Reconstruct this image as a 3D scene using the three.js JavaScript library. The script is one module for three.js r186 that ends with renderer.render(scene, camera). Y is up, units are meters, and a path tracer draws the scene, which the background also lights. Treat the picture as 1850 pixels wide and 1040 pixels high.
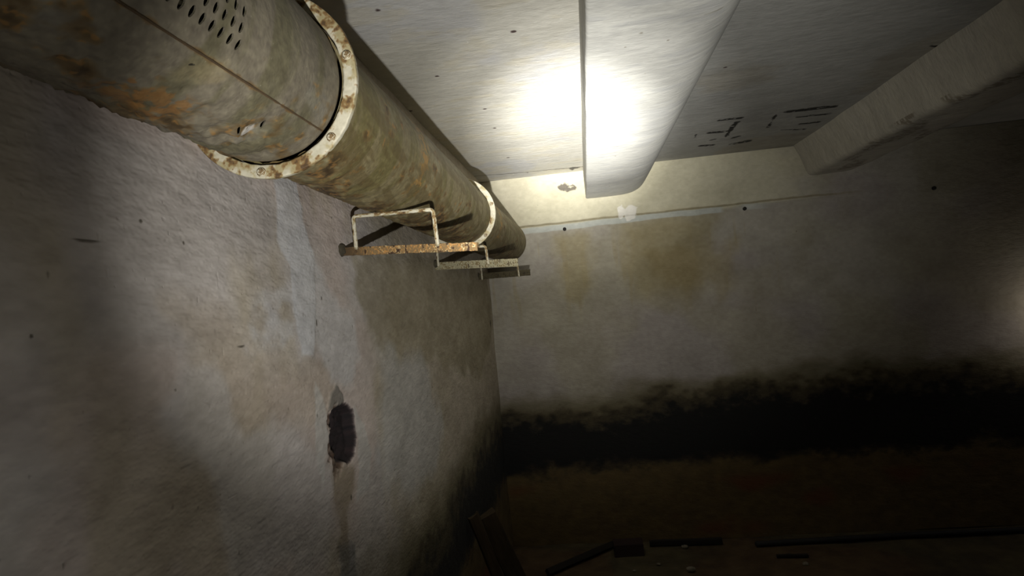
import * as THREE from 'three';
import { mergeGeometries, mergeVertices } from 'three/addons/utils/BufferGeometryUtils.js';
import { Brush, Evaluator, SUBTRACTION } from 'three-bvh-csg';

// ---------------------------------------------------------------- camera, light, exposure
const scene = new THREE.Scene();
scene.background = new THREE.Color(0x000000);
const EYE = 1.56;                                                    // camera height above the floor
const camera = new THREE.PerspectiveCamera(2 * Math.atan(520 / 1100) * 180 / Math.PI, 1850 / 1040, 0.02, 50);
camera.position.set(0, EYE, 0);
camera.rotation.set(0.0167, 0.1202, -0.0922, 'YXZ');
const renderer = new THREE.WebGLRenderer({ antialias: true });
renderer.toneMapping = THREE.LinearToneMapping;
renderer.toneMappingExposure = 1.0;
renderer.shadowMap.enabled = true;
const TORCH = new THREE.Vector3(0.02, EYE - 0.25, 0.0);              // the torch, held a hand's breadth below the lens
const AIM = new THREE.Vector3(-0.0066, 0.328, -0.945).normalize();   // up at the ceiling beside the near beam
const TORCH_COLOR = new THREE.Color(1.0, 0.985, 0.94);
const SPILL = AIM.clone().applyAxisAngle(new THREE.Vector3(0, 1, 0), 3.0 * Math.PI / 180);   // the reflector's spill sits a little left of the core
function torchLight(intensity, halfDeg, penumbra, aim = AIM) {
  const l = new THREE.SpotLight(TORCH_COLOR, intensity, 0, halfDeg * Math.PI / 180, penumbra, 2);
  l.position.copy(TORCH).addScaledVector(AIM, 0.012);
  l.target.position.copy(TORCH).addScaledVector(aim, 3);
  l.castShadow = true; l.shadow.radius = 0.5; l.shadow.mapSize.set(2048, 2048); l.shadow.bias = -0.0004; l.shadow.camera.near = 0.05;
  scene.add(l, l.target);
}
torchLight(60, 7.5, 1.0);         // hot core of the torch beam
torchLight(70, 10.5, 1.0);
torchLight(22, 16, 1.0);          // corona round the core
torchLight(5.5, 27, 1.0);
torchLight(3.8, 37.6, 0.33, SPILL);         // wide spill
torchLight(0.25, 82, 0.5, SPILL);        // stray light from the rim of the lens
const LAMP = new THREE.Vector3(2.66, 1.20, -3.62);                   // faint lamp added beyond the right edge, standing in for an unseen source
{
  const l = new THREE.PointLight(new THREE.Color(1, 0.9, 0.78), 0.085, 0, 2);
  l.position.copy(LAMP); l.castShadow = true; l.shadow.radius = 2; scene.add(l);
}

// ---------------------------------------------------------------- helpers
let seed = 7;
const rnd = () => { seed = (seed + 0x6d2b79f5) | 0; let t = Math.imul(seed ^ (seed >>> 15), 1 | seed); t = (t + Math.imul(t ^ (t >>> 7), 61 | t)) ^ t; return ((t ^ (t >>> 14)) >>> 0) / 4294967296; };
const TAB = new Float32Array(65536); for (let i = 0; i < 65536; i++) TAB[i] = rnd();
const hash = (x, y, k) => TAB[(Math.imul(x, 73) + Math.imul(y, 9277) + Math.imul(k, 31337)) & 65535];
function vn(x, y, k = 0) {                                           // value noise, 0..1
  const xi = Math.floor(x), yi = Math.floor(y); let fx = x - xi, fy = y - yi;
  fx = fx * fx * (3 - 2 * fx); fy = fy * fy * (3 - 2 * fy);
  const a = hash(xi, yi, k), b = hash(xi + 1, yi, k), c = hash(xi, yi + 1, k), d = hash(xi + 1, yi + 1, k);
  return a + (b - a) * fx + (c - a) * fy + (a - b - c + d) * fx * fy;
}
function fbm(x, y, o = 4, k = 0) { let s = 0, a = 0.5, n = 0; for (let i = 0; i < o; i++) { s += a * vn(x, y, k + i); n += a; a *= 0.5; x = x * 2.03 + 11.3; y = y * 2.03 + 5.7; } return s / n; }
const clamp = (v, a = 0, b = 1) => Math.max(a, Math.min(b, v));
const sstep = (a, b, v) => { const t = clamp((v - a) / (b - a)); return t * t * (3 - 2 * t); };
function polySD(px, py, p) {                                         // signed distance to a polygon, negative inside
  let d = 1e9, s = 1;
  for (let i = 0, j = p.length - 1; i < p.length; j = i++) {
    const ex = p[j][0] - p[i][0], ey = p[j][1] - p[i][1], wx = px - p[i][0], wy = py - p[i][1];
    const t = clamp((wx * ex + wy * ey) / (ex * ex + ey * ey)), bx = wx - ex * t, by = wy - ey * t;
    d = Math.min(d, bx * bx + by * by);
    const c1 = py >= p[i][1], c2 = py < p[j][1], c3 = ex * wy > ey * wx;
    if ((c1 && c2 && c3) || (!c1 && !c2 && !c3)) s = -s;
  }
  return s * Math.sqrt(d);
}
function patch(pts, soft, warp, freq, k) {                           // mask 0..1 of a stain with a ragged edge
  let x0 = 1e9, x1 = -1e9, y0 = 1e9, y1 = -1e9;
  for (const [x, y] of pts) { x0 = Math.min(x0, x); x1 = Math.max(x1, x); y0 = Math.min(y0, y); y1 = Math.max(y1, y); }
  const m = soft + warp;
  return (x, y) => {
    if (x < x0 - m || x > x1 + m || y < y0 - m || y > y1 + m) return 0;
    const d = polySD(x, y, pts) + (fbm(x * freq, y * freq, 4, k) - 0.5) * 2 * warp;
    return sstep(soft, -soft, d);
  };
}
function lineAt(pts, x) { if (x <= pts[0][0]) return pts[0][1]; for (let i = 1; i < pts.length; i++) if (x < pts[i][0]) { const t = (x - pts[i - 1][0]) / (pts[i][0] - pts[i - 1][0]); return pts[i - 1][1] + t * (pts[i][1] - pts[i - 1][1]); } return pts[pts.length - 1][1]; }
const mixTo = (c, r, g, b, t) => { c[0] += (r - c[0]) * t; c[1] += (g - c[1]) * t; c[2] += (b - c[2]) * t; };
function tex(w, h, fn, { srgb = true, wrap = THREE.ClampToEdgeWrapping } = {}) {
  const a = new Uint8Array(w * h * 4), c = [0, 0, 0];
  for (let j = 0; j < h; j++) for (let i = 0; i < w; i++) {
    fn((i + 0.5) / w, (j + 0.5) / h, c); const o = (j * w + i) * 4;
    a[o] = clamp(c[0], 0, 255); a[o + 1] = clamp(c[1], 0, 255); a[o + 2] = clamp(c[2], 0, 255); a[o + 3] = 255;
  }
  const t = new THREE.DataTexture(a, w, h); t.magFilter = THREE.LinearFilter; t.minFilter = THREE.LinearMipmapLinearFilter; t.generateMipmaps = true;
  t.wrapS = t.wrapT = wrap; t.anisotropy = 8; if (srgb) t.colorSpace = THREE.SRGBColorSpace; t.needsUpdate = true; return t;
}
const std = (o) => new THREE.MeshStandardMaterial({ roughness: 0.9, metalness: 0, ...o });
const used = {};
function numbered(n) { const k = used[n] = (used[n] ?? -1) + 1; return k ? n + '_' + String(k).padStart(3, '0') : n; }
function obj(name, g, m, parent = scene) { const o = new THREE.Mesh(g, m); o.name = parent === scene ? numbered(name) : name; o.castShadow = o.receiveShadow = true; parent.add(o); return o; }
function struct(name, g, m) { const o = obj(name, g, m); o.userData.kind = 'structure'; return o; }
function tag(o, label, category, group) { o.userData.label = label; o.userData.category = category; if (group) o.userData.group = group; return o; }
function thing(name, label, category, [x, y, z], group) { const o = new THREE.Group(); o.name = numbered(name); o.position.set(x, y, z); scene.add(o); return tag(o, label, category, group); }
function lin(a, b, step) { const n = Math.max(1, Math.round(Math.abs(b - a) / step)), r = []; for (let i = 0; i < n; i++) r.push(a + (b - a) * i / n); return r; }
function gridGeom(us, vs, pos, uv, flip = false) {
  const nu = us.length, nv = vs.length, P = new Float32Array(nu * nv * 3), T = new Float32Array(nu * nv * 2), I = [];
  for (let j = 0; j < nv; j++) for (let i = 0; i < nu; i++) {
    const k = j * nu + i, p = pos(us[i], vs[j], i, j); P[3 * k] = p[0]; P[3 * k + 1] = p[1]; P[3 * k + 2] = p[2];
    const t = uv(us[i], vs[j]); T[2 * k] = t[0]; T[2 * k + 1] = t[1];
    if (i < nu - 1 && j < nv - 1) { const a = k, b = k + 1, c = k + nu + 1, d = k + nu; flip ? I.push(a, c, b, a, d, c) : I.push(a, b, c, a, c, d); }
  }
  const g = new THREE.BufferGeometry(); g.setAttribute('position', new THREE.BufferAttribute(P, 3)); g.setAttribute('uv', new THREE.BufferAttribute(T, 2)); g.setIndex(I); g.computeVertexNormals(); return g;
}
// a slab: displaced face towards the room, flat back, four rims. at(u, v, d) gives the point d metres in front of the nominal plane
function slab(us, vs, at, height, uv, thick, flip) {
  const u0 = us[0], u1 = us[us.length - 1], v0 = vs[0], v1 = vs[vs.length - 1], H = height;
  const face = gridGeom(us, vs, (u, v) => at(u, v, H(u, v)), uv, flip);
  const back = gridGeom([u0, u1], [v0, v1], (u, v) => at(u, v, -thick), uv, !flip);
  const rim = (A, f, fl) => gridGeom(A, [0, 1], (a, t) => { const [u, v] = f(a); return at(u, v, t ? -thick : H(u, v)); }, (a) => { const [u, v] = f(a); return uv(u, v); }, fl);
  return mergeGeometries([face, back, rim(us, (a) => [a, v0], !flip), rim(us, (a) => [a, v1], flip), rim(vs, (a) => [u0, a], flip), rim(vs, (a) => [u1, a], !flip)]);
}
// lumpy plaster relief shared by walls and ceilings (tiles every metre)
const tileN = (x, y, n, k, m = n) => { x = ((x % n) + n) % n; y = ((y % m) + m) % m; const xi = Math.floor(x), yi = Math.floor(y); let fx = x - xi, fy = y - yi; fx = fx * fx * (3 - 2 * fx); fy = fy * fy * (3 - 2 * fy); const X = (xi + 1) % n, Y = (yi + 1) % m; const a = hash(xi, yi, k), b = hash(X, yi, k), c = hash(xi, Y, k), d = hash(X, Y, k); return a + (b - a) * fx + (c - a) * fy + (a - b - c + d) * fx * fy; };
const plasterBump = tex(1024, 1024, (u, v, c) => {
  let h = 0.45 * tileN(u * 24, v * 60, 24, 3, 60) + 0.25 * tileN(u * 60, v * 180, 60, 4, 180) + 0.18 * tileN(u * 150, v * 300, 150, 5, 300) + 0.12 * tileN(u * 8, v * 12, 8, 6, 12);
  const pit = tileN(u * 90, v * 90, 90, 9); if (pit > 0.93) h -= (pit - 0.93) * 3;
  c[0] = c[1] = c[2] = h * 255;
}, { srgb: false, wrap: THREE.RepeatWrapping });
const bumpAt = (su, sv) => { const t = plasterBump.clone(); t.repeat.set(su, sv); t.needsUpdate = true; return t; };

// ---------------------------------------------------------------- the room
const CEIL = 2.31, XL = -0.603, ZB = -3.8164, XR = 4.3, ZF = 1.7;
const waterTop = [[-0.65, 0.85], [-0.27, 0.845], [0.075, 0.86], [0.416, 0.90], [0.748, 0.93], [1.388, 0.95], [1.999, 0.945], [2.435, 0.89], [4.3, 0.9]];
// flood stain: olive fringe, tar-black band, rust-brown silt below; x runs along the wall
function floodStain(c, x, y, top, k, soft) {
  const n = fbm(x * 5, y * 9, 5, k), n2 = fbm(x * 22, y * 30, 4, k + 9), n3 = fbm(x * 2.2, y * 3, 3, k + 20);
  const t = top + (n - 0.5) * 0.17 + (n2 - 0.5) * 0.10;
  mixTo(c, 92, 84, 58, sstep(t + soft, t - 0.02, y + (n2 - 0.5) * 0.1) * 0.8); mixTo(c, 58, 50, 32, sstep(t + 0.02, t - 0.07, y) * (0.7 + 0.3 * n2));
  mixTo(c, 17, 16, 14, sstep(t - 0.06, t - 0.16, y - (n2 - 0.5) * 0.07) * 0.97);
  const b = 0.47 + (n - 0.5) * 0.16 + (n2 - 0.5) * 0.06;
  const low = sstep(b + 0.05, b - 0.05, y);
  mixTo(c, 82 + 34 * n2, 68 + 28 * n2, 42 + 16 * n2, low * 0.95);
  mixTo(c, 104, 60, 34, low * sstep(0.55, 0.7, n3) * 0.7 * sstep(0.35, 0.28, Math.abs(y - 0.2) + 0.15));
  if (y < t - 0.08) { const s = vn(x * 90, y * 110, k + 40); if (s > 0.955) mixTo(c, 110, 105, 92, (s - 0.955) * 14); }
}
// left wall
const L = {
  stripA: [[-1.146, 1.828], [-1.159, 1.724], [-1.195, 1.669], [-1.198, 1.577], [-1.217, 1.483], [-1.271, 1.478], [-1.312, 1.599], [-1.318, 1.687], [-1.279, 1.771], [-1.258, 1.841], [-1.25, 2.0], [-1.15, 2.0]],
  stripB: [[-1.252, 1.672], [-1.302, 1.724], [-1.335, 1.675], [-1.396, 1.598], [-1.522, 1.538], [-1.537, 1.436], [-1.484, 1.371], [-1.355, 1.404], [-1.3, 1.499], [-1.274, 1.575]],
  olive: [[-1.563, 1.711], [-2.227, 1.733], [-3.756, 1.707], [-3.774, 1.359], [-3.257, 1.153], [-2.107, 1.372], [-1.754, 1.411], [-1.577, 1.521], [-1.543, 1.625]],
  grey: [[-0.831, 1.511], [-0.889, 1.5], [-0.956, 1.417], [-0.989, 1.363], [-1.045, 1.375], [-1.175, 1.319], [-1.307, 1.176], [-1.283, 0.989], [-0.915, 1.141], [-0.862, 1.276], [-0.838, 1.391]],
  brown: [[-0.803, 1.589], [-0.918, 1.586], [-1.163, 1.511], [-1.341, 1.483], [-1.347, 1.367], [-1.225, 1.319], [-1.045, 1.375], [-0.989, 1.365], [-0.956, 1.417], [-0.889, 1.5]],
  greyTop: [[-1.012, 1.573], [-1.072, 1.602], [-1.182, 1.623], [-1.217, 1.483], [-1.163, 1.511], [-1.022, 1.523]],
  smear: [[-1.48, 1.323], [-1.535, 1.262], [-1.568, 1.181], [-1.528, 1.105], [-1.449, 1.096], [-1.479, 1.191]],
  smear2: [[-1.27, 1.417], [-1.321, 1.359], [-1.315, 1.285], [-1.277, 1.197], [-1.252, 1.253]],
  hole: [[-1.389, 1.34], [-1.433, 1.34], [-1.467, 1.316], [-1.473, 1.248], [-1.45, 1.209], [-1.41, 1.205], [-1.38, 1.223], [-1.361, 1.254], [-1.358, 1.273], [-1.362, 1.321]],
  rust: [[-1.335, 1.338], [-1.385, 1.34], [-1.38, 1.258], [-1.39, 1.2], [-1.349, 1.19], [-1.325, 1.233]],
  clump: [[-1.341, 1.379], [-1.378, 1.394], [-1.412, 1.367], [-1.418, 1.335], [-1.373, 1.339], [-1.332, 1.35]],
  drip: [[-1.345, 1.218], [-1.442, 1.194], [-1.446, 1.131], [-1.402, 1.079], [-1.354, 0.956], [-1.319, 0.973], [-1.346, 1.099], [-1.324, 1.17]],
  greyBot: [[-1.332, 1.035], [-1.415, 1.001], [-1.408, 0.88], [-1.323, 0.9]],
  lowGrey: [[-1.71, 1.432], [-2.114, 1.391], [-2.341, 1.106], [-2.195, 0.953], [-1.846, 0.969], [-1.616, 1.077], [-1.619, 1.259]],
};
const mL = {
  stripA: patch(L.stripA, 0.006, 0.02, 14, 1), stripB: patch(L.stripB, 0.018, 0.03, 12, 2), olive: patch(L.olive, 0.025, 0.06, 9, 3), grey: patch(L.grey, 0.03, 0.09, 7, 4),
  brown: patch(L.brown, 0.025, 0.07, 8, 5), greyTop: patch(L.greyTop, 0.02, 0.05, 16, 6), smear: patch(L.smear, 0.008, 0.015, 25, 7), smear2: patch(L.smear2, 0.006, 0.012, 25, 8),
  hole: patch(L.hole.map(([z, y]) => [-1.413 + (z + 1.413) * 1.12, 1.27 + (y - 1.27) * 1.07]), 0.004, 0.007, 60, 9), pit: patch(L.hole, 0.009, 0.007, 60, 9), rust: patch(L.rust, 0.01, 0.022, 60, 10), clump: patch(L.clump, 0.004, 0.008, 50, 11), drip: patch(L.drip, 0.02, 0.03, 30, 12),
  greyBot: patch(L.greyBot, 0.012, 0.02, 30, 13), lowGrey: patch(L.lowGrey, 0.04, 0.06, 9, 14),
};
const LMARK = [[-1.304, 1.545, 0.003, 0.008], [-1.34, 1.60, 0.003, 0.005], [-0.77, 1.713, 0.004, 0.003], [-0.676, 1.678, 0.022, 0.0022], [-0.594, 1.567, 0.0025, 0.0025], [-0.99, 1.52, 0.012, 0.0016], [-1.42, 1.115, 0.004, 0.008], [-3.7, 1.42, 0.02, 0.03], [-0.86, 1.69, 0.002, 0.003]];
const ZL0 = -3.95, ZLW = 3.9;                                          // span of the left wall's colour map along z
const leftColor = tex(2048, 1216, (u, v, c) => {
  const z = ZL0 + u * ZLW, y = v * CEIL;
  const a = fbm(z * 2.2, y * 2.4, 4, 50), b = fbm(z * 9, y * 16, 4, 60), d = fbm(z * 40, y * 95, 3, 70), e = fbm(z * 4, y * 1.6, 4, 80);
  c[0] = 193; c[1] = 180; c[2] = 171;
  mixTo(c, 182, 176, 170, sstep(0.45, 0.62, a) * 0.8); mixTo(c, 172, 160, 136, sstep(0.52, 0.66, e) * 0.6);
  mixTo(c, 168, 158, 138, sstep(-1.55, -1.75, z + (a - 0.5) * 0.5) * 0.75);                  // darker, olive-tinted far half of the wall
  mixTo(c, 178, 164, 146, mL.brown(z, y) * 0.5);
  mixTo(c, 205, 206, 208, mL.stripA(z, y) * 0.75); mixTo(c, 202, 201, 200, mL.stripB(z, y) * 0.7);
  mixTo(c, 200, 196, 193, mL.grey(z, y) * 0.6); mixTo(c, 200, 200, 202, mL.greyTop(z, y) * 0.55 * sstep(0.4, 0.6, b));
  mixTo(c, 140, 130, 104, mL.olive(z, y) * 0.6); mixTo(c, 188, 187, 185, mL.lowGrey(z, y) * 0.65);
  mixTo(c, 196, 194, 188, mL.smear(z, y) * 0.7); mixTo(c, 204, 202, 196, mL.smear2(z, y) * 0.7);
  const m = (b - 0.5) * 34 + (d - 0.5) * 26; c[0] += m; c[1] += m; c[2] += m;
  const spot = vn(z * 55, y * 55, 90); if (spot > 0.972) mixTo(c, 90, 84, 72, (spot - 0.972) * 22);
  mixTo(c, 122, 108, 80, mL.drip(z, y) * 0.55 * (0.6 + b * 0.6)); mixTo(c, 112, 112, 112, mL.greyBot(z, y) * 0.6);
  floodStain(c, z, y, 0.80 + 0.06 * sstep(-2.2, -3.4, z), 300, 0.17);
  mixTo(c, 116, 112, 104, mL.clump(z, y) * 0.8);
  mixTo(c, 66, 48, 36, mL.rust(z, y) * clamp(0.75 + (d - 0.5) * 1.2));
  const h = mL.hole(z, y); mixTo(c, 16 + d * 30, 13 + d * 20, 15 + d * 18, h);
  for (const [mz, my, hz, hy] of LMARK) { const q = Math.hypot((z - mz) / hz, (y - my) / hy); if (q < 2) mixTo(c, 74, 68, 58, sstep(1.2, 0.6, q + (d - 0.5) * 0.8) * 0.8); }
});
const leftH = (z, y) => {
  let h = (fbm(z * 1.5, y * 1.7, 3, 400) - 0.5) * 0.02 + (fbm(z * 8, y * 14, 3, 410) - 0.5) * 0.003;
  h += mL.stripA(z, y) * 0.0012 + mL.grey(z, y) * 0.001 + mL.clump(z, y) * 0.004;
  h -= mL.rust(z, y) * (0.006 + 0.012 * fbm(z * 70, y * 70, 3, 430));
  h -= mL.pit(z, y) * (0.016 + 0.022 * fbm(z * 45, y * 45, 3, 420));
  return h;
};
const zs = [...lin(1.7, 0, 0.1), ...lin(0, -1.28, 0.02), ...lin(-1.28, -1.53, 0.0035), ...lin(-1.53, -4.0, 0.025), -4.0];
const ysL = [...lin(0, 1.12, 0.025), ...lin(1.12, 1.42, 0.0035), ...lin(1.42, CEIL, 0.02), CEIL];
const leftMat = std({ map: leftColor, bumpMap: bumpAt(3.9, 2.31), bumpScale: 0.0035 });
struct('wall_left', slab(zs, ysL, (z, y, d) => [XL + d, y, z], leftH, (z, y) => [(z - ZL0) / ZLW, y / CEIL], 0.2, false), leftMat);

// back wall
const B = {
  A: [[-0.154, 1.909], [0.043, 1.906], [0.046, 1.646], [-0.038, 1.488], [-0.102, 1.538], [-0.136, 1.733]],
  B: [[0.247, 1.97], [0.809, 1.927], [0.765, 1.644], [0.652, 1.486], [0.582, 1.442], [0.306, 1.525], [0.271, 1.693]],
  C: [[0.769, 1.678], [0.926, 1.797], [0.882, 1.498], [0.792, 1.412]],
  core: [[0.42, 1.74], [0.70, 1.78], [0.71, 1.58], [0.62, 1.49], [0.48, 1.56]],
  chip: [[0.234, 2.054], [0.263, 2.069], [0.287, 2.042], [0.317, 2.069], [0.359, 2.048], [0.342, 1.974], [0.287, 1.966], [0.277, 2.008], [0.247, 1.977]],
  dark: [[-0.113, 2.225], [-0.07, 2.243], [-0.03, 2.228], [0.0, 2.2], [-0.042, 2.185], [-0.081, 2.201]],
};
const mB = { A: patch(B.A, 0.05, 0.05, 9, 21), B: patch(B.B, 0.09, 0.08, 6, 22), C: patch(B.C, 0.05, 0.05, 9, 23), core: patch(B.core, 0.05, 0.07, 9, 24), chip: patch(B.chip, 0.004, 0.012, 40, 25), dark: patch(B.dark, 0.005, 0.02, 50, 26) };
const SEAM = 1.98;
const XB0 = -0.65, XBW = 4.0;
const backColor = tex(1600, 924, (u, v, c) => {
  const x = XB0 + u * XBW, y = v * CEIL;
  const a = fbm(x * 1.8, y * 2, 4, 150), b = fbm(x * 8, y * 10, 4, 160), d = fbm(x * 45, y * 60, 3, 170);
  c[0] = 168; c[1] = 162; c[2] = 149;
  mixTo(c, 160, 152, 146, sstep(0.44, 0.6, fbm(x * 1.1 + 4, y * 1.3, 4, 155)) * 0.8);
  mixTo(c, 156, 149, 126, sstep(0.5, 0.66, a) * 0.5);
  const sy = y + (b - 0.5) * 0.02;
  mixTo(c, 210, 204, 176, sstep(SEAM - 0.005, SEAM + 0.02, sy) * 0.75 * sstep(1.5, 1.05, x + (b - 0.5) * 0.4));
  mixTo(c, 154, 140, 98, mB.A(x, y) * 0.5); mixTo(c, 152, 138, 96, mB.B(x, y) * 0.55); mixTo(c, 150, 136, 100, mB.C(x, y) * 0.45); mixTo(c, 136, 118, 74, mB.core(x, y) * 0.4);
  const streak = fbm(x * 26, y * 2.2, 3, 180); mixTo(c, 158, 144, 108, sstep(0.58, 0.72, streak) * 0.35 * sstep(1.98, 1.8, y) * sstep(1.3, 1.6, y) * sstep(1.3, 0.9, x));
  const strip = sstep(0.022, 0.014, Math.abs(y - SEAM + 0.004 + (fbm(x * 7, 2, 3, 181) - 0.5) * 0.02)) * sstep(0.38, 0.5, fbm(x * 3.5, 7.7, 3, 182)) * sstep(1.25, 0.95, x) * sstep(-0.45, -0.3, x);
  mixTo(c, 188, 192, 186, strip * 0.85);
  mixTo(c, 120, 108, 78, sstep(0.008, 0.003, Math.abs(y - SEAM - 0.022 + (b - 0.5) * 0.012)) * 0.5 * sstep(1.75, 1.45, x));
  mixTo(c, 226, 222, 212, mB.chip(x, y) * 0.9); mixTo(c, 92, 86, 78, mB.dark(x, y) * 0.85 * sstep(0.3, 0.55, d + 0.15));
  const m = (b - 0.5) * 24 + (d - 0.5) * 18; c[0] += m; c[1] += m; c[2] += m;
  const spot = vn(x * 40, y * 40, 190); if (spot > 0.985) mixTo(c, 96, 88, 74, (spot - 0.985) * 40);
  floodStain(c, x, y, lineAt(waterTop, x), 330, 0.12);
});
const backH = (x, y) => {
  let h = (fbm(x * 1.4, y * 1.6, 3, 440) - 0.5) * 0.024 + (fbm(x * 6, y * 8, 3, 445) - 0.5) * 0.005;
  h += sstep(SEAM + 0.014, SEAM + 0.022, y) * 0.006 * sstep(1.8, 1.4, x) - sstep(0.012, 0.004, Math.abs(y - SEAM - 0.016)) * 0.004 * sstep(1.8, 1.4, x);
  h += mB.chip(x, y) * 0.003 - mB.dark(x, y) * 0.01 * fbm(x * 60, y * 60, 2, 447);
  return h;
};
const xsB = [...lin(-0.7, -0.15, 0.03), ...lin(-0.15, 0.4, 0.008), ...lin(0.4, 4.3, 0.03), 4.3];
const ysB = [...lin(0, 1.93, 0.03), ...lin(1.93, 2.09, 0.004), ...lin(2.09, 2.27, 0.008), ...lin(2.27, CEIL, 0.02), CEIL];
const wallBack = struct('wall_back', slab(xsB, ysB, (x, y, d) => [x, y, ZB + d], backH, (x, y) => [(x - XB0) / XBW, y / CEIL], 0.2, false), std({ map: backColor, bumpMap: bumpAt(4, 2.31), bumpScale: 0.003 }));
{ // iron stubs left in the wall along the seam
  const iron = std({ color: 0x1d1a17, roughness: 0.8 }), prof = [[0, 0.012], [0.009, 0.011], [0.011, 0.007], [0.011, -0.02]].map((p) => new THREE.Vector2(...p));
  for (const [x, y] of [[-0.097, 1.959], [0.991, 1.968], [2.055, 1.971]]) { const s = obj('iron_stub', new THREE.LatheGeometry(prof, 14), iron, wallBack); s.rotation.x = Math.PI / 2; s.position.set(x, y, ZB + backH(x, y) + 0.004); }
}

// ceiling: whitewashed left bay, bare grey concrete right of the near beam
const marks = [[1.018, -2.987, 1.22, -2.987, 9], [1.1, -3.115, 1.243, -3.113, 7], [1.161, -3.252, 1.244, -3.259, 6], [1.096, -3.35, 1.223, -3.388, 5], [0.813, -3.362, 0.8, -3.076, 5], [0.707, -3.231, 0.776, -3.242, 7], [0.707, -2.995, 0.802, -3.0, 5], [0.634, -3.229, 0.646, -3.316, 4], [0.74, -3.398, 0.76, -3.384, 6], [0.894, -3.551, 0.966, -3.523, 11], [0.865, -3.4, 0.885, -3.385, 7], [1.001, -3.251, 0.97, -3.02, 3], [0.711, -3.497, 0.775, -3.517, 8], [1.28, -2.3, 1.42, -2.36, 5]];
const spots = [[-0.452, -1.476], [-0.134, -1.703], [-0.602, -2.263], [-0.327, -2.361], [-0.33, -2.646], [-0.346, -3.231], [-0.285, -3.682], [-0.418, -1.954], [0.567, -2.248]];
const crack = [[-0.603, -3.595], [-0.556, -3.605], [-0.293, -3.66], [0.007, -3.685], [0.06, -3.69]];
const ceilChip = patch([[-0.044, -3.70], [-0.012, -3.655], [0.02, -3.70], [-0.015, -3.745]], 0.006, 0.02, 50, 27);
const XC0 = -0.65, XCW = 3.6, ZC0 = -3.9, ZCW = 3.95;
const ceilColor = tex(1280, 1400, (u, v, c) => {
  const x = XC0 + u * XCW, z = ZC0 + v * ZCW;
  const a = fbm(x * 2, z * 2, 4, 250), b = fbm(x * 7, z * 14, 4, 260), d = fbm(x * 45, z * 60, 3, 270);
  if (x < 0.2) {
    c[0] = 200; c[1] = 197; c[2] = 186; mixTo(c, 190, 190, 192, sstep(0.48, 0.6, a) * 0.6); mixTo(c, 188, 178, 150, sstep(0.55, 0.68, b) * 0.3);
    const sp = vn(x * 70, z * 45, 290); if (sp > 0.962) mixTo(c, 232, 230, 224, (sp - 0.962) * 22);
    const cz = lineAt(crack, x) + (d - 0.5) * 0.012; if (x > -0.64) mixTo(c, 88, 84, 76, sstep(0.009, 0.003, Math.abs(z - cz)) * (0.55 + 0.45 * sstep(0.4, 0.6, b)));
    mixTo(c, 78, 74, 68, ceilChip(x, z) * 0.9 * sstep(0.3, 0.5, d + 0.1));
  } else {
    c[0] = 168; c[1] = 167; c[2] = 161; mixTo(c, 158, 157, 152, sstep(0.45, 0.62, a)); mixTo(c, 156, 150, 136, sstep(0.5, 0.64, fbm(x * 3 + 9, z * 3, 4, 256)) * 0.6);
    if (z < -2.2) for (const [x0, z0, x1, z1, w] of marks) {
      const ex = x1 - x0, ez = z1 - z0, t = clamp(((x - x0) * ex + (z - z0) * ez) / (ex * ex + ez * ez)), dd = Math.hypot(x - x0 - ex * t, z - z0 - ez * t) + (d - 0.5) * 0.012;
      mixTo(c, 22, 20, 18, sstep(w * 0.003, w * 0.0013, dd + (b - 0.5) * 0.03) * 0.95 * sstep(0.3, 0.42, d));
    }
  }
  for (const [sx, sz] of spots) { const q = Math.hypot(x - sx, z - sz); if (q < 0.03) mixTo(c, 56, 40, 38, sstep(0.009, 0.004, q + (d - 0.5) * 0.01) * 0.85); }
  const m = (b - 0.5) * 22 + (d - 0.5) * 16; c[0] += m; c[1] += m; c[2] += m;
});
const ceilH = (x, z) => (fbm(x * 1.3, z * 1.3, 3, 450) - 0.5) * 0.014 + (fbm(x * 7, z * 9, 3, 455) - 0.5) * 0.002;
const ceilMat = std({ map: ceilColor, bumpMap: bumpAt(3.6, 3.95), bumpScale: 0.0018 });
struct('ceiling', slab([...lin(-0.8, 4.5, 0.04), 4.5], [...lin(-4.0, 0, 0.04), ...lin(0, 1.9, 0.2), 1.9], (x, z, d) => [x, CEIL - d, z], ceilH, (x, z) => [(x - XC0) / XCW, (z - ZC0) / ZCW], 0.2, false), ceilMat);

// beams: closed profiles run along z, lumpy along their length
function beamGeom(prof, z0, z1, step, wob, uvLen, k) {
  const zz = [...lin(z0, z1, step), z1], n = prof.length, len = [0];
  for (let i = 1; i < n; i++) len.push(len[i - 1] + Math.hypot(prof[i][0] - prof[i - 1][0], prof[i][1] - prof[i - 1][1]));
  const ii = prof.map((_, i) => i);
  const g = gridGeom(ii, zz, (i, z) => { const w = (fbm(z * 3.2, len[i] * 3, 3, k) - 0.5) * wob, e = i === 0 || i === n - 1 ? 0 : 1; return [prof[i][0] + w * 0.8 * e, prof[i][1] + (e ? w : 0.02), z]; }, (i, z) => [len[i], (z - z0) / uvLen], false);
  return g;
}
function smoothProf(pts, n) { const c = new THREE.CatmullRomCurve3(pts.map(([x, y]) => new THREE.Vector3(x, y, 0)), false, 'centripetal'); return c.getSpacedPoints(n).map((p) => [p.x, p.y]); }
const b1y = EYE + 0.574;
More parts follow.
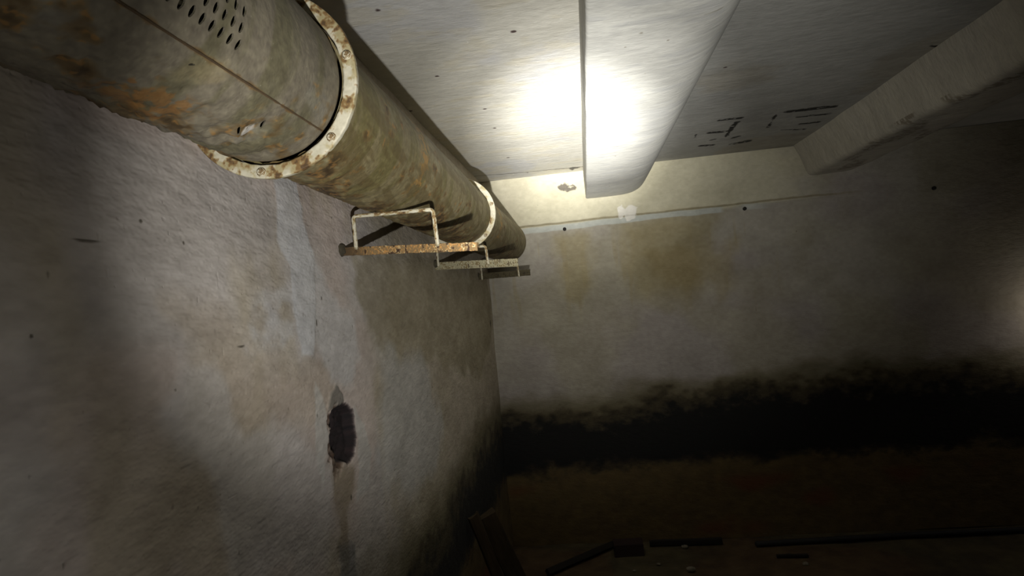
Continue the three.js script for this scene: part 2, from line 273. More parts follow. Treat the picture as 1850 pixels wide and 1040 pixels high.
const beam1Prof = [[0.051, CEIL], [0.051, CEIL - 0.06], [0.052, CEIL - 0.12], [0.053, b1y + 0.008], [0.056, b1y + 0.002], [0.062, b1y], ...smoothProf([[0.12, b1y - 0.001], [0.2, b1y], [0.30, b1y + 0.004], [0.348, b1y + 0.014], [0.388, b1y + 0.035], [0.42, b1y + 0.07], [0.448, b1y + 0.12], [0.47, CEIL]], 26)];
const beamTex = (base, k, extra) => tex(320, 1400, (u, v, c) => {
  const s = u * 0.6, z = v * 3.95, a = fbm(s * 4, z * 2, 4, k), b = fbm(s * 7, z * 22, 4, k + 5), d = fbm(s * 50, z * 90, 3, k + 11);
  c[0] = base[0]; c[1] = base[1]; c[2] = base[2]; const m = (a - 0.5) * 22 + (b - 0.5) * 24 + (d - 0.5) * 18; c[0] += m; c[1] += m; c[2] += m * 0.9;
  extra(c, s, z, a, b, d);
}, { wrap: THREE.RepeatWrapping });
function flipX(g) { const i = g.index.array; for (let k = 0; k < i.length; k += 3) { const t = i[k + 1]; i[k + 1] = i[k + 2]; i[k + 2] = t; } g.computeVertexNormals(); return g; }
const beam1Mat = std({ map: beamTex([198, 197, 190], 500, (c, s, z, a, b, d) => { const q = vn(s * 30, z * 30, 520); if (q > 0.975) mixTo(c, 120, 112, 96, (q - 0.975) * 30); mixTo(c, 178, 178, 176, sstep(0.55, 0.7, b) * 0.5); }), bumpMap: bumpAt(0.6, 3.95), bumpScale: 0.0012 });
beam1Mat.map.repeat.set(1 / 0.6, 1); beam1Mat.bumpMap.repeat.set(1, 3.95);
const bm1 = struct('ceiling_beam', beamGeom(beam1Prof, -3.84, 1.75, 0.02, 0.013, 3.95, 540), beam1Mat);
const b2y = EYE + 0.566;
const beam2Prof = [[1.30, CEIL], ...smoothProf([[1.315, CEIL - 0.02], [1.345, CEIL - 0.09], [1.372, b2y + 0.014], [1.386, b2y + 0.002], [1.42, b2y - 0.002]], 12), [1.5, b2y], [1.58, b2y + 0.002], ...smoothProf([[1.62, b2y + 0.004], [1.645, b2y + 0.012], [1.665, b2y + 0.05], [1.72, CEIL]], 8)];
const beam2Mat = std({ map: beamTex([186, 181, 168], 600, (c, s, z, a, b, d) => { const q = fbm(s * 8, z * 3.5, 3, 620) * 1; if (s > 0.17 && q > 0.63) mixTo(c, 96, 84, 66, sstep(0.63, 0.72, q) * 0.5 * sstep(0.4, 0.55, d)); }), bumpMap: bumpAt(1, 3.95), bumpScale: 0.003 });
beam2Mat.map.repeat.set(1 / 0.6, 1);
struct('ceiling_beam', beamGeom(beam2Prof, -3.84, 1.75, 0.03, 0.02, 3.95, 640), beam2Mat);

// floor: silt-stained concrete
const floorTex = tex(640, 640, (u, v, c) => {
  const a = fbm(u * 14, v * 14, 5, 700), b = fbm(u * 60, v * 60, 4, 710);
  c[0] = 56 + a * 28; c[1] = 49 + a * 24; c[2] = 32 + a * 16; mixTo(c, 80, 54, 32, sstep(0.55, 0.7, fbm(u * 6, v * 6, 3, 720)) * 0.5); const m = (b - 0.5) * 40; c[0] += m; c[1] += m; c[2] += m * 0.8;
}, { wrap: THREE.RepeatWrapping });
floorTex.repeat.set(0.25, 0.25);
struct('floor', slab([...lin(-0.8, 4.5, 0.05), 4.5], [...lin(-4.0, 1.9, 0.05), 1.9], (x, z, d) => [x, d, z], (x, z) => (fbm(x * 2, z * 2, 4, 730) - 0.6) * 0.03, (x, z) => [x, z], 0.2, true), std({ map: floorTex, bumpMap: bumpAt(1, 1), bumpScale: 0.006 }));
// the rest of the cellar, outside the view
const plain = std({ color: new THREE.Color(0.36, 0.33, 0.28), bumpMap: bumpAt(1, 1), bumpScale: 0.003 });
struct('wall_right', slab([...lin(-4.0, 1.9, 0.2), 1.9], [...lin(0, CEIL, 0.2), CEIL], (z, y, d) => [XR - d, y, z], () => 0, (z, y) => [z, y], 0.2, false), plain);
struct('wall_front', slab([...lin(-0.8, 4.5, 0.2), 4.5], [...lin(0, CEIL, 0.2), CEIL], (x, y, d) => [x, y, ZF - d], () => 0, (x, y) => [x, y], 0.2, true), plain);

// ---------------------------------------------------------------- the duct along the left wall
const A0 = new THREE.Vector3(-0.476, EYE + 0.3765, -0.923), B0 = new THREE.Vector3(-0.490, EYE + 0.367, -2.489), C0 = new THREE.Vector3(-0.470, EYE + 0.354, ZB - 0.05);
const axAB = B0.clone().sub(A0).normalize(), R1 = 0.1266;
// surface of revolution with a free radius r(s, th); th = 0 points to the left wall, 90 up, -137 is the seam facing the lens
function frame(ax) { const u = new THREE.Vector3(0, 1, 0).cross(ax).normalize().multiplyScalar(1), w = ax.clone().cross(u); return [u, w]; }
function onPipe(P, ax, s, th, r) { const [u, w] = frame(ax); return P.clone().addScaledVector(ax, s).addScaledVector(u, r * Math.cos(th)).addScaledVector(w, r * Math.sin(th)); }
function tubeShell(P, ax, ss, nt, rad, thick, uvS) {
  const [u, w] = frame(ax), th = []; for (let i = 0; i <= nt; i++) th.push(i / nt * Math.PI * 2);
  const at = (t, s, r) => [P.x + ax.x * s + r * (u.x * Math.cos(t) + w.x * Math.sin(t)), P.y + ax.y * s + r * (u.y * Math.cos(t) + w.y * Math.sin(t)), P.z + ax.z * s + r * (u.z * Math.cos(t) + w.z * Math.sin(t))];
  const per = (t) => (t > Math.PI * 2 - 1e-6 ? 0 : t), uv = (t, s) => [uvS(s), t / (Math.PI * 2)];
  const outer = gridGeom(th, ss, (t, s) => at(per(t), s, rad(s, per(t))), uv, false);
  const inner = gridGeom(th, ss, (t, s) => at(per(t), s, rad(s, per(t)) - thick), uv, true);
  const cap = (s, f) => gridGeom(th, [0, 1], (t, q) => at(per(t), s, rad(s, per(t)) - (q ? thick : 0)), (t) => uv(t, s), f);
  return mergeGeometries([outer, inner, cap(ss[0], true), cap(ss[ss.length - 1], false)]);
}
const deg = Math.PI / 180, TAU = Math.PI * 2;
const dth = (a, b) => { let d = ((a - b) % TAU + TAU) % TAU; return d > Math.PI ? d - TAU : d; };
// painted sheet iron with rust; s in metres along, a = arc length round
function rustPaint(c, s, th, grey, k, rustBias) {
  const a = th * R1, n = fbm(s * 8, a * 13, 4, k), n2 = fbm(s * 40, a * 50, 3, k + 10), n3 = fbm(s * 26, a * 5, 3, k + 20), n4 = fbm(s * 110, a * 140, 2, k + 30);
  const low = Math.max(0, Math.cos(dth(th, -82 * deg)));                // rust gathers along the underside, where wet runs down
  c[0] = grey[0]; c[1] = grey[1]; c[2] = grey[2];
  mixTo(c, grey[0] - 16, grey[1] - 14, grey[2] - 20, sstep(0.45, 0.65, n3)); mixTo(c, grey[0] + 10, grey[1] + 13, grey[2] + 16, sstep(0.55, 0.72, n) * 0.7);
  const q = n * 0.55 + n2 * 0.45 + low * low * 0.16 + rustBias, r = sstep(0.56, 0.72, q);
  mixTo(c, 112, 88, 50, r * 0.7); mixTo(c, 64, 50, 30, sstep(0.66, 0.8, q + (n4 - 0.5) * 0.1) * 0.8); mixTo(c, 158, 112, 56, sstep(0.58, 0.66, q) * sstep(0.6, 0.75, n4) * 0.55);
  const fl = vn(s * 190, a * 190, k + 44); if (fl > 0.97) mixTo(c, 200, 194, 176, (fl - 0.97) * 22);
  const m = (n4 - 0.5) * 30; c[0] += m; c[1] += m; c[2] += m * 0.8;
}
const S0 = -0.72, SEAM_TH = -135.6 * deg;
const duct1Tex = tex(1024, 1024, (u, v, c) => {
  const s = S0 + u * 0.72, th = v * TAU; rustPaint(c, s, th, [122, 114, 97], 800, -0.06);
  const ds = Math.abs(dth(th, SEAM_TH)) * R1, w = fbm(s * 40, 3, 3, 840), q0 = fbm(s * 120, th * 16, 2, 845);
  mixTo(c, 112, 82, 44, sstep(0.001 + 0.009 * w * w, 0.0005, ds + (q0 - 0.5) * 0.004) * 0.75);                        // rust bled along the lock seam
  const q = fbm(s * 22, th * 4, 4, 850), below = dth(th, -97 * deg) * R1;
  mixTo(c, 150, 106, 56, sstep(0.52, 0.6, q * 0.4 + q0 * 0.3 + fbm(s * 90, th * 12, 3, 846) * 0.3) * sstep(0.04, 0.02, Math.abs(below)) * sstep(-0.22, -0.27, s) * sstep(-0.40, -0.35, s) * 0.7);
  mixTo(c, 176, 160, 118, sstep(0.03, 0.012, Math.hypot((s + 0.30) * 0.7, dth(th, -129 * deg) * R1) + (q - 0.5) * 0.06) * 0.4);
  mixTo(c, 214, 210, 204, sstep(0.014, 0.009, Math.hypot(s + 0.146, dth(th, -108.5 * deg) * R1) + (q - 0.5) * 0.022) * 0.85);   // bare white primer at the dent
}, { wrap: THREE.RepeatWrapping });
const duct2Tex = tex(1280, 1024, (u, v, c) => {
  const s = u * 1.4, th = v * TAU; rustPaint(c, s, th, [130, 119, 86], 900, 0.0);
  const sp = fbm(s * 60, th * 12, 3, 940); mixTo(c, 166, 128, 70, sstep(0.45, 0.55, sp) * sstep(0.06, 0.02, Math.abs(s - 0.515)) * 0.85 * sstep(1.0, 0.6, Math.abs(dth(th, -175 * deg))));
  const sw = fbm(s * 5 + th * 1.6, th * 5 - s * 8, 4, 950); mixTo(c, 96, 82, 50, sstep(0.5, 0.64, sw) * 0.5);
}, { wrap: THREE.RepeatWrapping });
const rustBump = tex(1024, 1024, (u, v, c) => { let h = 0.45 * tileN(u * 40, v * 40, 40, 13) + 0.3 * tileN(u * 110, v * 110, 110, 14) + 0.25 * tileN(u * 260, v * 260, 260, 15); c[0] = c[1] = c[2] = h * 255; }, { srgb: false, wrap: THREE.RepeatWrapping });
const rb = (x, y) => { const t = rustBump.clone(); t.repeat.set(x, y); t.needsUpdate = true; return t; };
const duct1Mat = std({ map: duct1Tex, bumpMap: rb(1, 1), bumpScale: 0.0014, roughness: 0.7 });
const duct2Mat = std({ map: duct2Tex, bumpMap: rb(2, 1), bumpScale: 0.0014, roughness: 0.7 });
const duct = thing('ventilation_duct', 'long round rusty sheet-metal air duct with bolted flanges, along the left wall', 'duct', [0, 0, 0]);
const scale = (s, t, k) => { const n = fbm(s * 62, t * R1 * 62, 3, k), low = Math.max(0, Math.cos(dth(t, -78 * deg))); return low * low * low * (Math.floor(n * 8) / 8 - 0.45) * 0.015; };
{
  const rad = (s, t) => {
    let r = R1 - 0.002 * sstep(-0.03, 0, s) - 0.0026 * sstep(-0.012, -0.003, s);
    if (s > -0.72) {
      r += scale(s, t, 860) * sstep(-0.02, -0.06, s) + (fbm(s * 7, t * 2.0, 2, 862) - 0.5) * 0.003;
      const d1 = Math.hypot(s + 0.14, dth(t, -113 * deg) * R1 * 0.9); r -= 0.008 * Math.exp(-(d1 * d1) / (0.022 * 0.022));
      const d2 = Math.hypot(s + 0.155, dth(t, -104 * deg) * R1); r += 0.004 * Math.exp(-(d2 * d2) / (0.01 * 0.01));
      const d3 = Math.hypot(s + 0.30, dth(t, -122 * deg) * R1); r -= 0.0035 * Math.exp(-(d3 * d3) / (0.034 * 0.034));
    }
    return r;
  };
  const uvS = (s) => (s - S0) / 0.72;
  let g = mergeVertices(tubeShell(A0, axAB, [...lin(-0.6, -0.003, 0.006), -0.003], 150, rad, 0.0022, uvS));
  // perforated air slots and torn slits cut through the sheet
  const cutters = [], slot = (s, th, along, round, turn = 0) => {
    const b = new THREE.CylinderGeometry(1, 1, 0.03, 12); b.scale(along / 2, 1, round / 2); b.rotateY(turn);
    const [u, w] = frame(axAB), out = u.clone().multiplyScalar(Math.cos(th)).addScaledVector(w, Math.sin(th));
    const M = new THREE.Matrix4().makeBasis(axAB, out, axAB.clone().cross(out)); M.setPosition(onPipe(A0, axAB, s, th, R1)); b.applyMatrix4(M); cutters.push(b);
  };
  for (let i = 0; i < 8; i++) slot(-0.392 + i * 0.0165, -149.9 * deg, 0.0072, 0.0145, -0.2);
  for (let i = 0; i < 6; i++) slot(-0.361 + i * 0.0158, -158.3 * deg, 0.007, 0.014, -0.2);
  for (let i = 0; i < 5; i++) slot(-0.346 + i * 0.016, -166.8 * deg, 0.007, 0.014, -0.2);
  slot(-0.164, -107.2 * deg, 0.005, 0.017, 0.9); slot(-0.1475, -113.6 * deg, 0.0042, 0.021, -0.25); slot(-0.133, -117.6 * deg, 0.005, 0.023, 0.75); slot(-0.318, -128.5 * deg, 0.009, 0.0026, 0.4);
  const ev = new Evaluator(); ev.attributes = ['position', 'normal', 'uv']; ev.useGroups = false;
  const ba = new Brush(g), bb = new Brush(mergeVertices(mergeGeometries(cutters))); ba.updateMatrixWorld(); bb.updateMatrixWorld();
  g = ev.evaluate(ba, bb, SUBTRACTION).geometry; g.clearGroups(); if (!g.index) g.setIndex([...Array(g.attributes.position.count).keys()]);
  const rest = tubeShell(A0, axAB, [-2.59, -0.9, -0.75, ...lin(-0.72, -0.6, 0.012), -0.6], 150, rad, 0.0022, uvS);
  for (const n of Object.keys(g.attributes)) if (!rest.attributes[n]) g.deleteAttribute(n);
  const sec = obj('pipe_section', mergeGeometries([g, rest]), duct1Mat, duct); sec.userData.label = 'near length of duct with punched air slots and a dent';
  const seam = gridGeom(lin(-1.2, 1.21, 0.24), [...lin(-0.9, -0.015, 0.006), -0.015], (x, s) => { const t = SEAM_TH + x * 0.0012 / R1, p = onPipe(A0, axAB, s, t, rad(s, t) + 0.0003 + 0.001 * Math.max(0, 1 - x * x) + 0.0005 * (vn(s * 200, x * 3, 870) - 0.5)); return [p.x, p.y, p.z]; }, (x, s) => [s * 3, x * 0.1], false);
  obj('lock_seam', seam, std({ color: 0x5c4930, bumpMap: rb(6, 1), bumpScale: 0.0006, roughness: 0.85 }), duct);
}
{
  const LA = B0.distanceTo(A0);
  obj('pipe_section', mergeVertices(tubeShell(A0, axAB, [...lin(0.006, LA - 0.004, 0.008), LA - 0.004], 140, (s, t) => R1 + scale(s, t, 960) * 0.6 + (fbm(s * 6, t * 2, 2, 962) - 0.5) * 0.002, 0.004, (s) => s / 1.4)), duct2Mat, duct);
  const axBC = C0.clone().sub(B0).normalize(), LB = C0.distanceTo(B0);
  obj('pipe_section', mergeVertices(tubeShell(B0, axBC, [...lin(0.004, LB, 0.014), LB], 110, (s, t) => R1 + scale(s, t, 970) * 0.4 + (fbm(s * 5, t * 2, 2, 972) - 0.5) * 0.002, 0.004, (s) => (s + 1.6) / 1.4)), duct2Mat, duct);
}
const whiteRust = (k, bias, fu, fv, size = 512) => tex(size, size, (u, v, c) => {
  const a = fbm(u * fu, v * fv, 5, k), b = fbm(u * fu * 4, v * fv * 4, 3, k + 7);
  c[0] = 200; c[1] = 194; c[2] = 172; mixTo(c, 176, 164, 126, sstep(0.45, 0.58, a)); mixTo(c, 130, 102, 62, sstep(0.5, 0.62, a * 0.6 + b * 0.4 + bias)); mixTo(c, 74, 54, 32, sstep(0.6, 0.7, a * 0.5 + b * 0.5 + bias) * 0.85); const m = (b - 0.5) * 34; c[0] += m; c[1] += m; c[2] += m;
}, { wrap: THREE.RepeatWrapping });
const flangeMat = std({ map: whiteRust(1000, -0.02, 36, 36, 1024), bumpMap: rb(1, 1), bumpScale: 0.0008, roughness: 0.7 });
function ringGeom(P, ax, prof, nt, k, amp) {                             // closed profile of [radius, s] turned round the duct's axis
  const len = [0]; for (let i = 0; i < prof.length; i++) { const q = prof[(i + 1) % prof.length]; len.push(len[i] + Math.hypot(q[0] - prof[i][0], q[1] - prof[i][1])); }
  const ii = [...prof.map((_, i) => i), prof.length], tt = []; for (let i = 0; i <= nt; i++) tt.push(i / nt * TAU);
  return mergeVertices(gridGeom(ii, tt, (i, t) => { const q = prof[i % prof.length], tp = t > TAU - 1e-6 ? 0 : t, n = (fbm(tp * 14 + 3, (i % prof.length) * 0.7, 3, k) - 0.5) * amp; const p = onPipe(P, ax, q[1] + n * 0.5, tp, q[0] + n); return [p.x, p.y, p.z]; }, (i, t) => [len[i] / 0.88, t / TAU], true));
}
const boltMat = std({ map: whiteRust(1040, 0.06, 6, 6, 64), roughness: 0.8 });
function flange(P, ax, k, label, m) {
  const r0 = 0.1292, r1 = 0.1506, z0 = -0.005, z1 = 0.005, b = 0.0013, prof = [];
  for (const [x, y] of [[r0, z0 + b], [r0 + b, z0]]) prof.push([x, y]);
  for (let i = 1; i < 6; i++) prof.push([r0 + (r1 - r0) * i / 6, z0]);
  for (const [x, y] of [[r1 - b, z0], [r1, z0 + b], [r1, z1 - b], [r1 - b, z1], [0.1325, z1], [0.1325, 0.036], [0.1285, 0.036], [0.1285, z1]]) prof.push([x, y]);
  const fl = obj('flange', ringGeom(P, ax, prof, 240, k, 0.0018), m, duct); fl.userData.label = label;
  const head = [[0, 0.0048], [0.0045, 0.0047], [0.0055, 0.0035], [0.0058, 0.0007], [0.0079, 0.0005], [0.0081, -0.0007], [0.0035, -0.0014]].map(([x, y]) => new THREE.Vector2(x, y));
  const [u, w] = frame(ax);
  for (const d of [168, -136, -82, 50, 110]) {
    const g = new THREE.LatheGeometry(head, 12), M = new THREE.Matrix4().makeBasis(u, ax.clone().negate(), w); M.setPosition(onPipe(P, ax, z0 - 0.0004, d * deg, 0.1405)); g.applyMatrix4(M); obj('bolt', g, boltMat, fl);
  }
}
flange(A0, axAB, 1010, 'near flange ring with flaking white paint and rusty bolts', flangeMat);
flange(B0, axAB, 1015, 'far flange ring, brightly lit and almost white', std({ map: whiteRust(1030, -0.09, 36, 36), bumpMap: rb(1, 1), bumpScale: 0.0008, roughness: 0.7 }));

// ---------------------------------------------------------------- brackets
const barTex = tex(1024, 256, (u, v, c) => {
  const a = fbm(u * 50, v * 10, 4, 1100), b = fbm(u * 150, v * 30, 3, 1110);
  c[0] = 128; c[1] = 104; c[2] = 68; mixTo(c, 172, 126, 70, sstep(0.5, 0.62, b)); mixTo(c, 200, 190, 150, sstep(0.62, 0.72, a * 0.5 + b * 0.5 + 0.1 * u) * 0.9); mixTo(c, 62, 42, 24, sstep(0.6, 0.72, a)); mixTo(c, 84, 66, 42, sstep(0.3, 0.1, u));
}, { wrap: THREE.RepeatWrapping });
const bar2Tex = tex(1024, 256, (u, v, c) => {
  const a = fbm(u * 40, v * 10, 4, 1130), b = fbm(u * 150, v * 30, 3, 1140);
  c[0] = 150; c[1] = 144; c[2] = 116; mixTo(c, 112, 98, 66, sstep(0.5, 0.62, a)); mixTo(c, 206, 200, 172, sstep(0.6, 0.7, b) * 0.8); mixTo(c, 70, 54, 34, sstep(0.58, 0.7, b * 0.5 + (1 - a) * 0.5));
}, { wrap: THREE.RepeatWrapping });
const barMats = [std({ map: barTex, bumpMap: rb(6, 1), bumpScale: 0.0015, roughness: 0.85 }), std({ map: bar2Tex, bumpMap: rb(6, 1), bumpScale: 0.001, roughness: 0.85 }), std({ map: bar2Tex, color: 0x8c8678, bumpMap: rb(6, 1), bumpScale: 0.001, roughness: 0.85 })];  // last one: middle bar material with the far bracket's shade darkened into its colour
const rodMat = std({ map: whiteRust(1060, 0.0, 26, 3, 256), bumpMap: rb(1, 1), bumpScale: 0.0006, roughness: 0.7 });
const mortarMat = std({ color: 0x57503f, bumpMap: rb(1, 1), bumpScale: 0.003 });
function angleBar(len, h, d, t, sag, k) {                                // L-section laid along x, front leg towards the room, upper leg going back
  const prof = [[0, 0], [0.0006, -h], [t, -h], [t, -t], [d, -t], [d, 0]].map(([z, y]) => [-z, y]);
  const dense = []; for (let i = 0; i < prof.length; i++) { const q = prof[(i + 1) % prof.length], n = Math.max(1, Math.round(Math.hypot(q[0] - prof[i][0], q[1] - prof[i][1]) / 0.005)); for (let j = 0; j < n; j++) dense.push([prof[i][0] + (q[0] - prof[i][0]) * j / n, prof[i][1] + (q[1] - prof[i][1]) * j / n]); }
  const ii = dense.map((_, i) => i); ii.push(dense.length); const xs = [...lin(0, len, 0.004), len];
  const P = (x, i) => { const q = dense[i % dense.length], n = (fbm(x * 120, (i % dense.length) * 0.9, 3, k) - 0.5) * 0.0028; return [x, q[1] + n + sag * x / len, q[0] + n]; };
  const body = gridGeom(xs, ii, (x, i) => P(x, i), (x, i) => [x / len, i / dense.length], false);
  const cap = (x, f) => { const s = new THREE.ShapeGeometry(new THREE.Shape(dense.map(([z, y]) => new THREE.Vector2(z, y)))), p = s.attributes.position; for (let i = 0; i < p.count; i++) { const z = p.getX(i), y = p.getY(i); p.setXYZ(i, x, y + sag * x / len, z); } if (f) { const I = s.index.array; for (let q = 0; q < I.length; q += 3) { const tt = I[q]; I[q] = I[q + 1]; I[q + 1] = tt; } } s.computeVertexNormals(); return s; };
  return mergeGeometries([body, cap(0, false), cap(len, true)]);
}
function rodPath(pts, r, bend) {
  const path = new THREE.CurvePath(); let prev = pts[0];
  for (let i = 1; i < pts.length; i++) {
    if (i === pts.length - 1) { path.add(new THREE.LineCurve3(prev, pts[i])); break; }
    const a = pts[i].clone().add(prev.clone().sub(pts[i]).setLength(bend)), b = pts[i].clone().add(pts[i + 1].clone().sub(pts[i]).setLength(bend));
    path.add(new THREE.LineCurve3(prev, a)); path.add(new THREE.QuadraticBezierCurve3(a, pts[i], b)); prev = b;
  }
  const n = Math.ceil(path.getLength() / 0.004), g = new THREE.TubeGeometry(path, n, r, 10), p = g.attributes.position, nn = g.attributes.normal;
  for (let i = 0; i < p.count; i++) { const d = (vn(p.getX(i) * 220, p.getY(i) * 220 + p.getZ(i) * 90, 1200) - 0.5) * r * 0.22; p.setXYZ(i, p.getX(i) + nn.getX(i) * d, p.getY(i) + nn.getY(i) * d, p.getZ(i) + nn.getZ(i) * d); }
  const caps = [[path.getPoint(0), path.getTangent(0).negate()], [path.getPoint(1), path.getTangent(1)]].map(([c, t]) => { const s = new THREE.SphereGeometry(r, 10, 6, 0, TAU, 0, Math.PI / 2); s.applyQuaternion(new THREE.Quaternion().setFromUnitVectors(new THREE.Vector3(0, 1, 0), t)); s.translate(c.x, c.y, c.z); return s; });
  return mergeGeometries([g, ...caps]);
}
function lump(r, k, sx, sy, sz) { const g = new THREE.IcosahedronGeometry(r, 4), p = g.attributes.position; for (let i = 0; i < p.count; i++) { const x = p.getX(i), y = p.getY(i), z = p.getZ(i), d = 0.7 + 0.6 * fbm(x / r * 2 + z / r * 1.3 + 5, y / r * 2 + 9 - z / r, 3, k); p.setXYZ(i, x * d * sx, y * d * sy, z * d * sz); } const m = mergeVertices(g); m.computeVertexNormals(); return m; }
function bracket(name, label, z, y0, y1, len, h, mat, frameX, frameY, k, mz) {
  const t = thing(name, label, 'pipe bracket', [XL, y0, z], 'duct brackets on the left wall');
  const bar = obj('angle_bar', angleBar(len + 0.03, h, 0.028, 0.005, (y1 - y0), k), mat, t); bar.position.x = -0.03;
  const [xa, xb] = frameX, [ya, yb] = frameY, zf = 0.004;
  const base = (x) => (y1 - y0) * (x + 0.03) / (len + 0.03);
  obj('rod_frame', rodPath([new THREE.Vector3(xa + 0.001, base(xa) - h * mz, zf), new THREE.Vector3(xa, ya - y0, zf), new THREE.Vector3(xb - 0.004, yb - y0, zf), new THREE.Vector3(xb, base(xb) - h * mz, zf)], 0.0052, 0.011), rodMat, t);
  const ml = obj('mortar_lump', lump(0.018, k + 3, 0.5, 0.9, 1.1), mortarMat, t); ml.position.set(0.0, -0.008, 0.0);
  return t;
}
bracket('pipe_bracket', 'nearest bracket under the duct, a rusty orange bar carrying an upright rod frame', -1.483, EYE + 0.170, EYE + 0.146, 0.347, 0.021, barMats[0], [0.038, 0.249], [EYE + 0.243, EYE + 0.238], 1300, 0.1);
bracket('pipe_bracket', 'middle bracket, a pale speckled bar with a rod frame, behind the rusty orange one', -2.45, EYE + 0.178, EYE + 0.158, 0.341, 0.032, barMats[1], [0.012, 0.219], [EYE + 0.218, EYE + 0.222], 1400, 0.5);
bracket('pipe_bracket', 'farthest bracket under the duct, shade put into its darker colour, closest to the back wall', -3.42, EYE + 0.157, EYE + 0.153, 0.301, 0.034, barMats[2], [0.024, 0.236], [EYE + 0.222, EYE + 0.216], 1500, 1.0);

// ---------------------------------------------------------------- litter on the floor
const woodTex = tex(320, 320, (u, v, c) => { const a = fbm(u * 3, v * 40, 4, 1700), b = fbm(u * 14, v * 160, 3, 1710); c[0] = 112 + a * 40; c[1] = 96 + a * 34; c[2] = 66 + a * 26; const m = (b - 0.5) * 50; c[0] += m; c[1] += m; c[2] += m; mixTo(c, 50, 40, 26, sstep(0.6, 0.7, a) * 0.5); }, { wrap: THREE.RepeatWrapping });
const woodMat = std({ map: woodTex, color: 0x7c7468 }), darkWood = std({ map: woodTex, color: 0x3a3430 });
function board(len, w, t, k) {
  const xs = [...lin(0, len, 0.03), len], prof = []; const b = 0.003;
  for (const [x, y] of [[-w / 2 + b, -t / 2], [w / 2 - b, -t / 2], [w / 2, -t / 2 + b], [w / 2, t / 2 - b], [w / 2 - b, t / 2], [-w / 2 + b, t / 2], [-w / 2, t / 2 - b], [-w / 2, -t / 2 + b]]) prof.push([x, y]);
  const ii = prof.map((_, i) => i); ii.push(8);
  const at = (s, i) => { const q = prof[i % 8], n = (fbm(s * 14, (i % 8) * 0.8, 3, k) - 0.5) * 0.006; return [q[0] + n, s + (s > len - 0.001 ? (fbm((i % 8) * 1.7, 1, 2, k + 2) - 0.5) * 0.03 : 0), q[1] + n * 0.6]; };
  const body = gridGeom(ii, xs, (i, s) => at(s, i), (i, s) => [s * 1.5, i / 8 * 0.6], true);
  const cap = (s, f) => gridGeom(ii, [0, 1], (i, q) => (q ? [0, s, 0] : at(s, i)), (i, q) => [q * 0.1, i / 8], f);
  return mergeGeometries([body, cap(0, false), cap(len, true)]);
}
function place(o, from, to, roll) { const d = to.clone().sub(from).normalize(); o.position.copy(from); o.quaternion.setFromUnitVectors(new THREE.Vector3(0, 1, 0), d); o.rotateY(roll); return o; }
const V = (x, y, z) => new THREE.Vector3(x, y, z);
place(tag(obj('wooden_board', board(0.66, 0.05, 0.02, 1750), woodMat), 'narrow old board leaning in the corner below the duct, left one of the pair', 'board', 'boards leaning in the corner'), V(-0.44, 0.012, -2.79), V(-0.575, 0.62, -2.62), 0.7);
place(tag(obj('wooden_board', board(0.60, 0.09, 0.02, 1760), woodMat), 'wider old board leaning in the corner, behind the narrow one', 'board', 'boards leaning in the corner'), V(-0.40, 0.012, -2.98), V(-0.57, 0.60, -2.80), 0.5);
function lay(name, label, cat, g, m, x, y, z, ry, group) { const o = tag(obj(name, g, m), label, cat, group); o.position.set(x, y, z); o.rotation.set(0, ry, 0); return o; }
place(tag(obj('wooden_batten', board(0.52, 0.035, 0.03, 1770), darkWood), 'dark batten lying on the silt in front of the back wall, slanting towards it', 'batten'), V(-0.36, 0.022, -3.40), V(-0.03, 0.022, -3.70), 0);
place(tag(obj('wooden_batten', board(0.42, 0.03, 0.025, 1780), darkWood), 'dark batten lying close along the foot of the back wall beside the brick', 'batten'), V(0.235, 0.02, -3.74), V(0.62, 0.02, -3.735), 0);
place(tag(obj('iron_pipe', rodPath([V(0, 0, 0), V(0, 0.8, 0), V(0.012, 1.62, 0)], 0.016, 0.1), std({ color: 0x1c1a19, roughness: 0.6, bumpMap: rb(4, 1), bumpScale: 0.001 })), 'long thin black pipe lying along the foot of the back wall on the right', 'pipe'), V(0.84, 0.022, -3.66), V(2.45, 0.022, -3.73), 0);
place(tag(obj('wooden_batten', board(0.16, 0.02, 0.018, 1785), darkWood), 'short dark stick on the floor in front of the thin black pipe', 'stick'), V(0.90, 0.014, -3.51), V(1.05, 0.014, -3.50), 0);
{
  const g = new THREE.BoxGeometry(0.17, 0.07, 0.10, 16, 8, 10), p = g.attributes.position; for (let i = 0; i < p.count; i++) { const n = 1 + (fbm(p.getX(i) * 40 + p.getZ(i) * 17, p.getY(i) * 40 - p.getZ(i) * 23, 3, 1790) - 0.5) * 0.1; p.setXYZ(i, p.getX(i) * n, p.getY(i) * n, p.getZ(i) * n); }
  const m = mergeVertices(g); m.computeVertexNormals(); lay('brick', 'dark brick lying against the foot of the back wall', 'brick', m, std({ color: 0x2e1c17, bumpMap: rb(1, 1), bumpScale: 0.003 }), 0.105, 0.032, -3.66, 0.03);  // one even, very dark brown
}
const stoneMat = std({ color: 0x847c6a, bumpMap: rb(1, 1), bumpScale: 0.002 });
for (const [x, z, r, label] of [[0.435, -3.70, 0.016, 'pale plaster crumb beside the batten at the foot of the back wall'], [0.258, -3.49, 0.009, 'small pale crumb on the floor in front of the brick'], [0.42, -3.40, 0.02, 'largest pale lump of fallen plaster on the floor near the bottom of the picture'], [0.12, -3.42, 0.008, 'tiny pale crumb on the floor below the brick'], [1.02, -3.42, 0.014, 'pale plaster crumb in front of the short dark stick']]) {
  const s = tag(obj('plaster_crumb', lump(r, 1800 + Math.round(x * 100), 1.2, 0.7, 0.9), stoneMat), label, 'rubble', 'plaster crumbs on the floor'); s.position.set(x, r * 0.45, z);
}

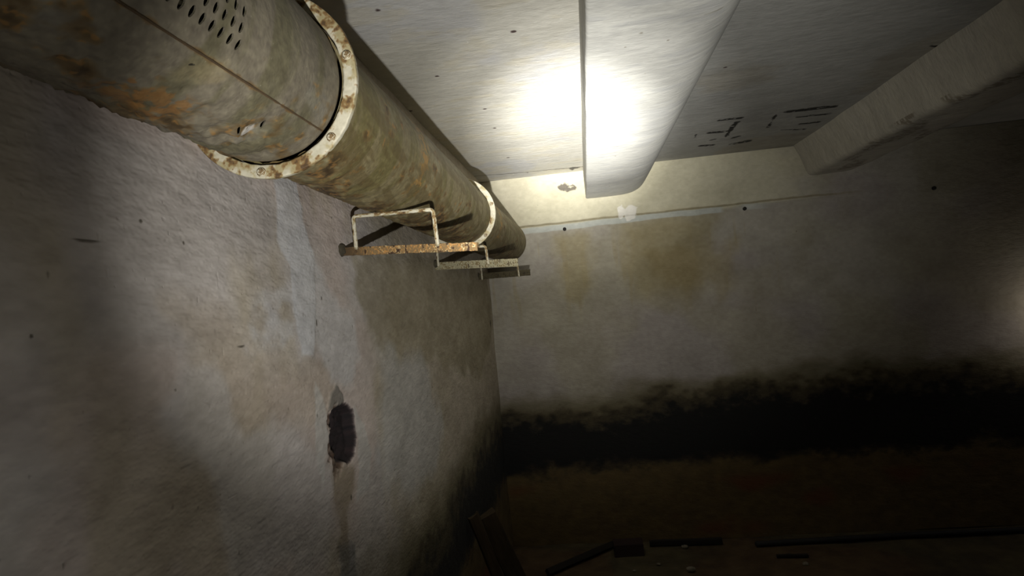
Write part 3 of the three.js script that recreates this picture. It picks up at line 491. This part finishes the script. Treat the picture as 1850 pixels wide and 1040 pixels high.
// ---------------------------------------------------------------- the torch and the added stand-in lamp (both outside the view)
{
  const t = thing('hand_torch', 'black torch on a slim stand under the lens, aimed up at the ceiling', 'torch', [TORCH.x, 0, TORCH.z + 0.12]);
  const black = std({ color: 0x141414, roughness: 0.45 });
  const q = new THREE.Quaternion().setFromUnitVectors(V(0, 1, 0), AIM), at = (g) => { g.applyQuaternion(q); g.translate(0, TORCH.y, -0.12); return g; };
  obj('barrel', at(new THREE.LatheGeometry([[0, -0.16], [0.012, -0.16], [0.014, -0.157], [0.014, -0.05], [0.022, -0.03], [0.022, -0.001], [0.019, 0.0], [0.018, -0.004], [0, -0.006]].map((p) => new THREE.Vector2(...p)), 28)), black, t);
  obj('lens', at(new THREE.LatheGeometry([[0, 0.0], [0.012, -0.0005], [0.018, -0.003]].map((p) => new THREE.Vector2(...p)), 24)), std({ color: 0xffffff, emissive: TORCH_COLOR, emissiveIntensity: 4 }), t);
  const top = V(0, TORCH.y, -0.12).addScaledVector(AIM, -0.1);
  obj('stand', mergeGeometries([rodPath([V(top.x, 0.35, top.z), V(top.x, top.y - 0.008, top.z)], 0.008, 0.01), ...[0, 1, 2].map((i) => { const a = i * TAU / 3 + 0.5; return rodPath([V(top.x, 0.36, top.z), V(top.x + 0.26 * Math.cos(a), 0.008, top.z + 0.26 * Math.sin(a))], 0.007, 0.01); })]), black, t);
}
{
  const t = thing('stand_in_lamp', 'small warm lamp added past the right edge, standing in for an unseen light source', 'lamp', [LAMP.x, LAMP.y, ZB]);
  const g = new THREE.LatheGeometry([[0, 0], [0.05, 0], [0.05, 0.03], [0.046, 0.034], [0.02, 0.036], [0.02, 0.07], [0, 0.07]].map((p) => new THREE.Vector2(...p)), 24); g.rotateX(Math.PI / 2);
  obj('base', g, std({ color: 0x2a2825, roughness: 0.6 }), t);
  const b = new THREE.SphereGeometry(0.03, 20, 14); b.scale(1, 1, 1.3); const bulb = obj('bulb', b, std({ color: 0xffffff, emissive: new THREE.Color(1, 0.9, 0.78), emissiveIntensity: 3 }), t); bulb.position.z = LAMP.z - ZB - 0.085;
}
renderer.render(scene, camera);
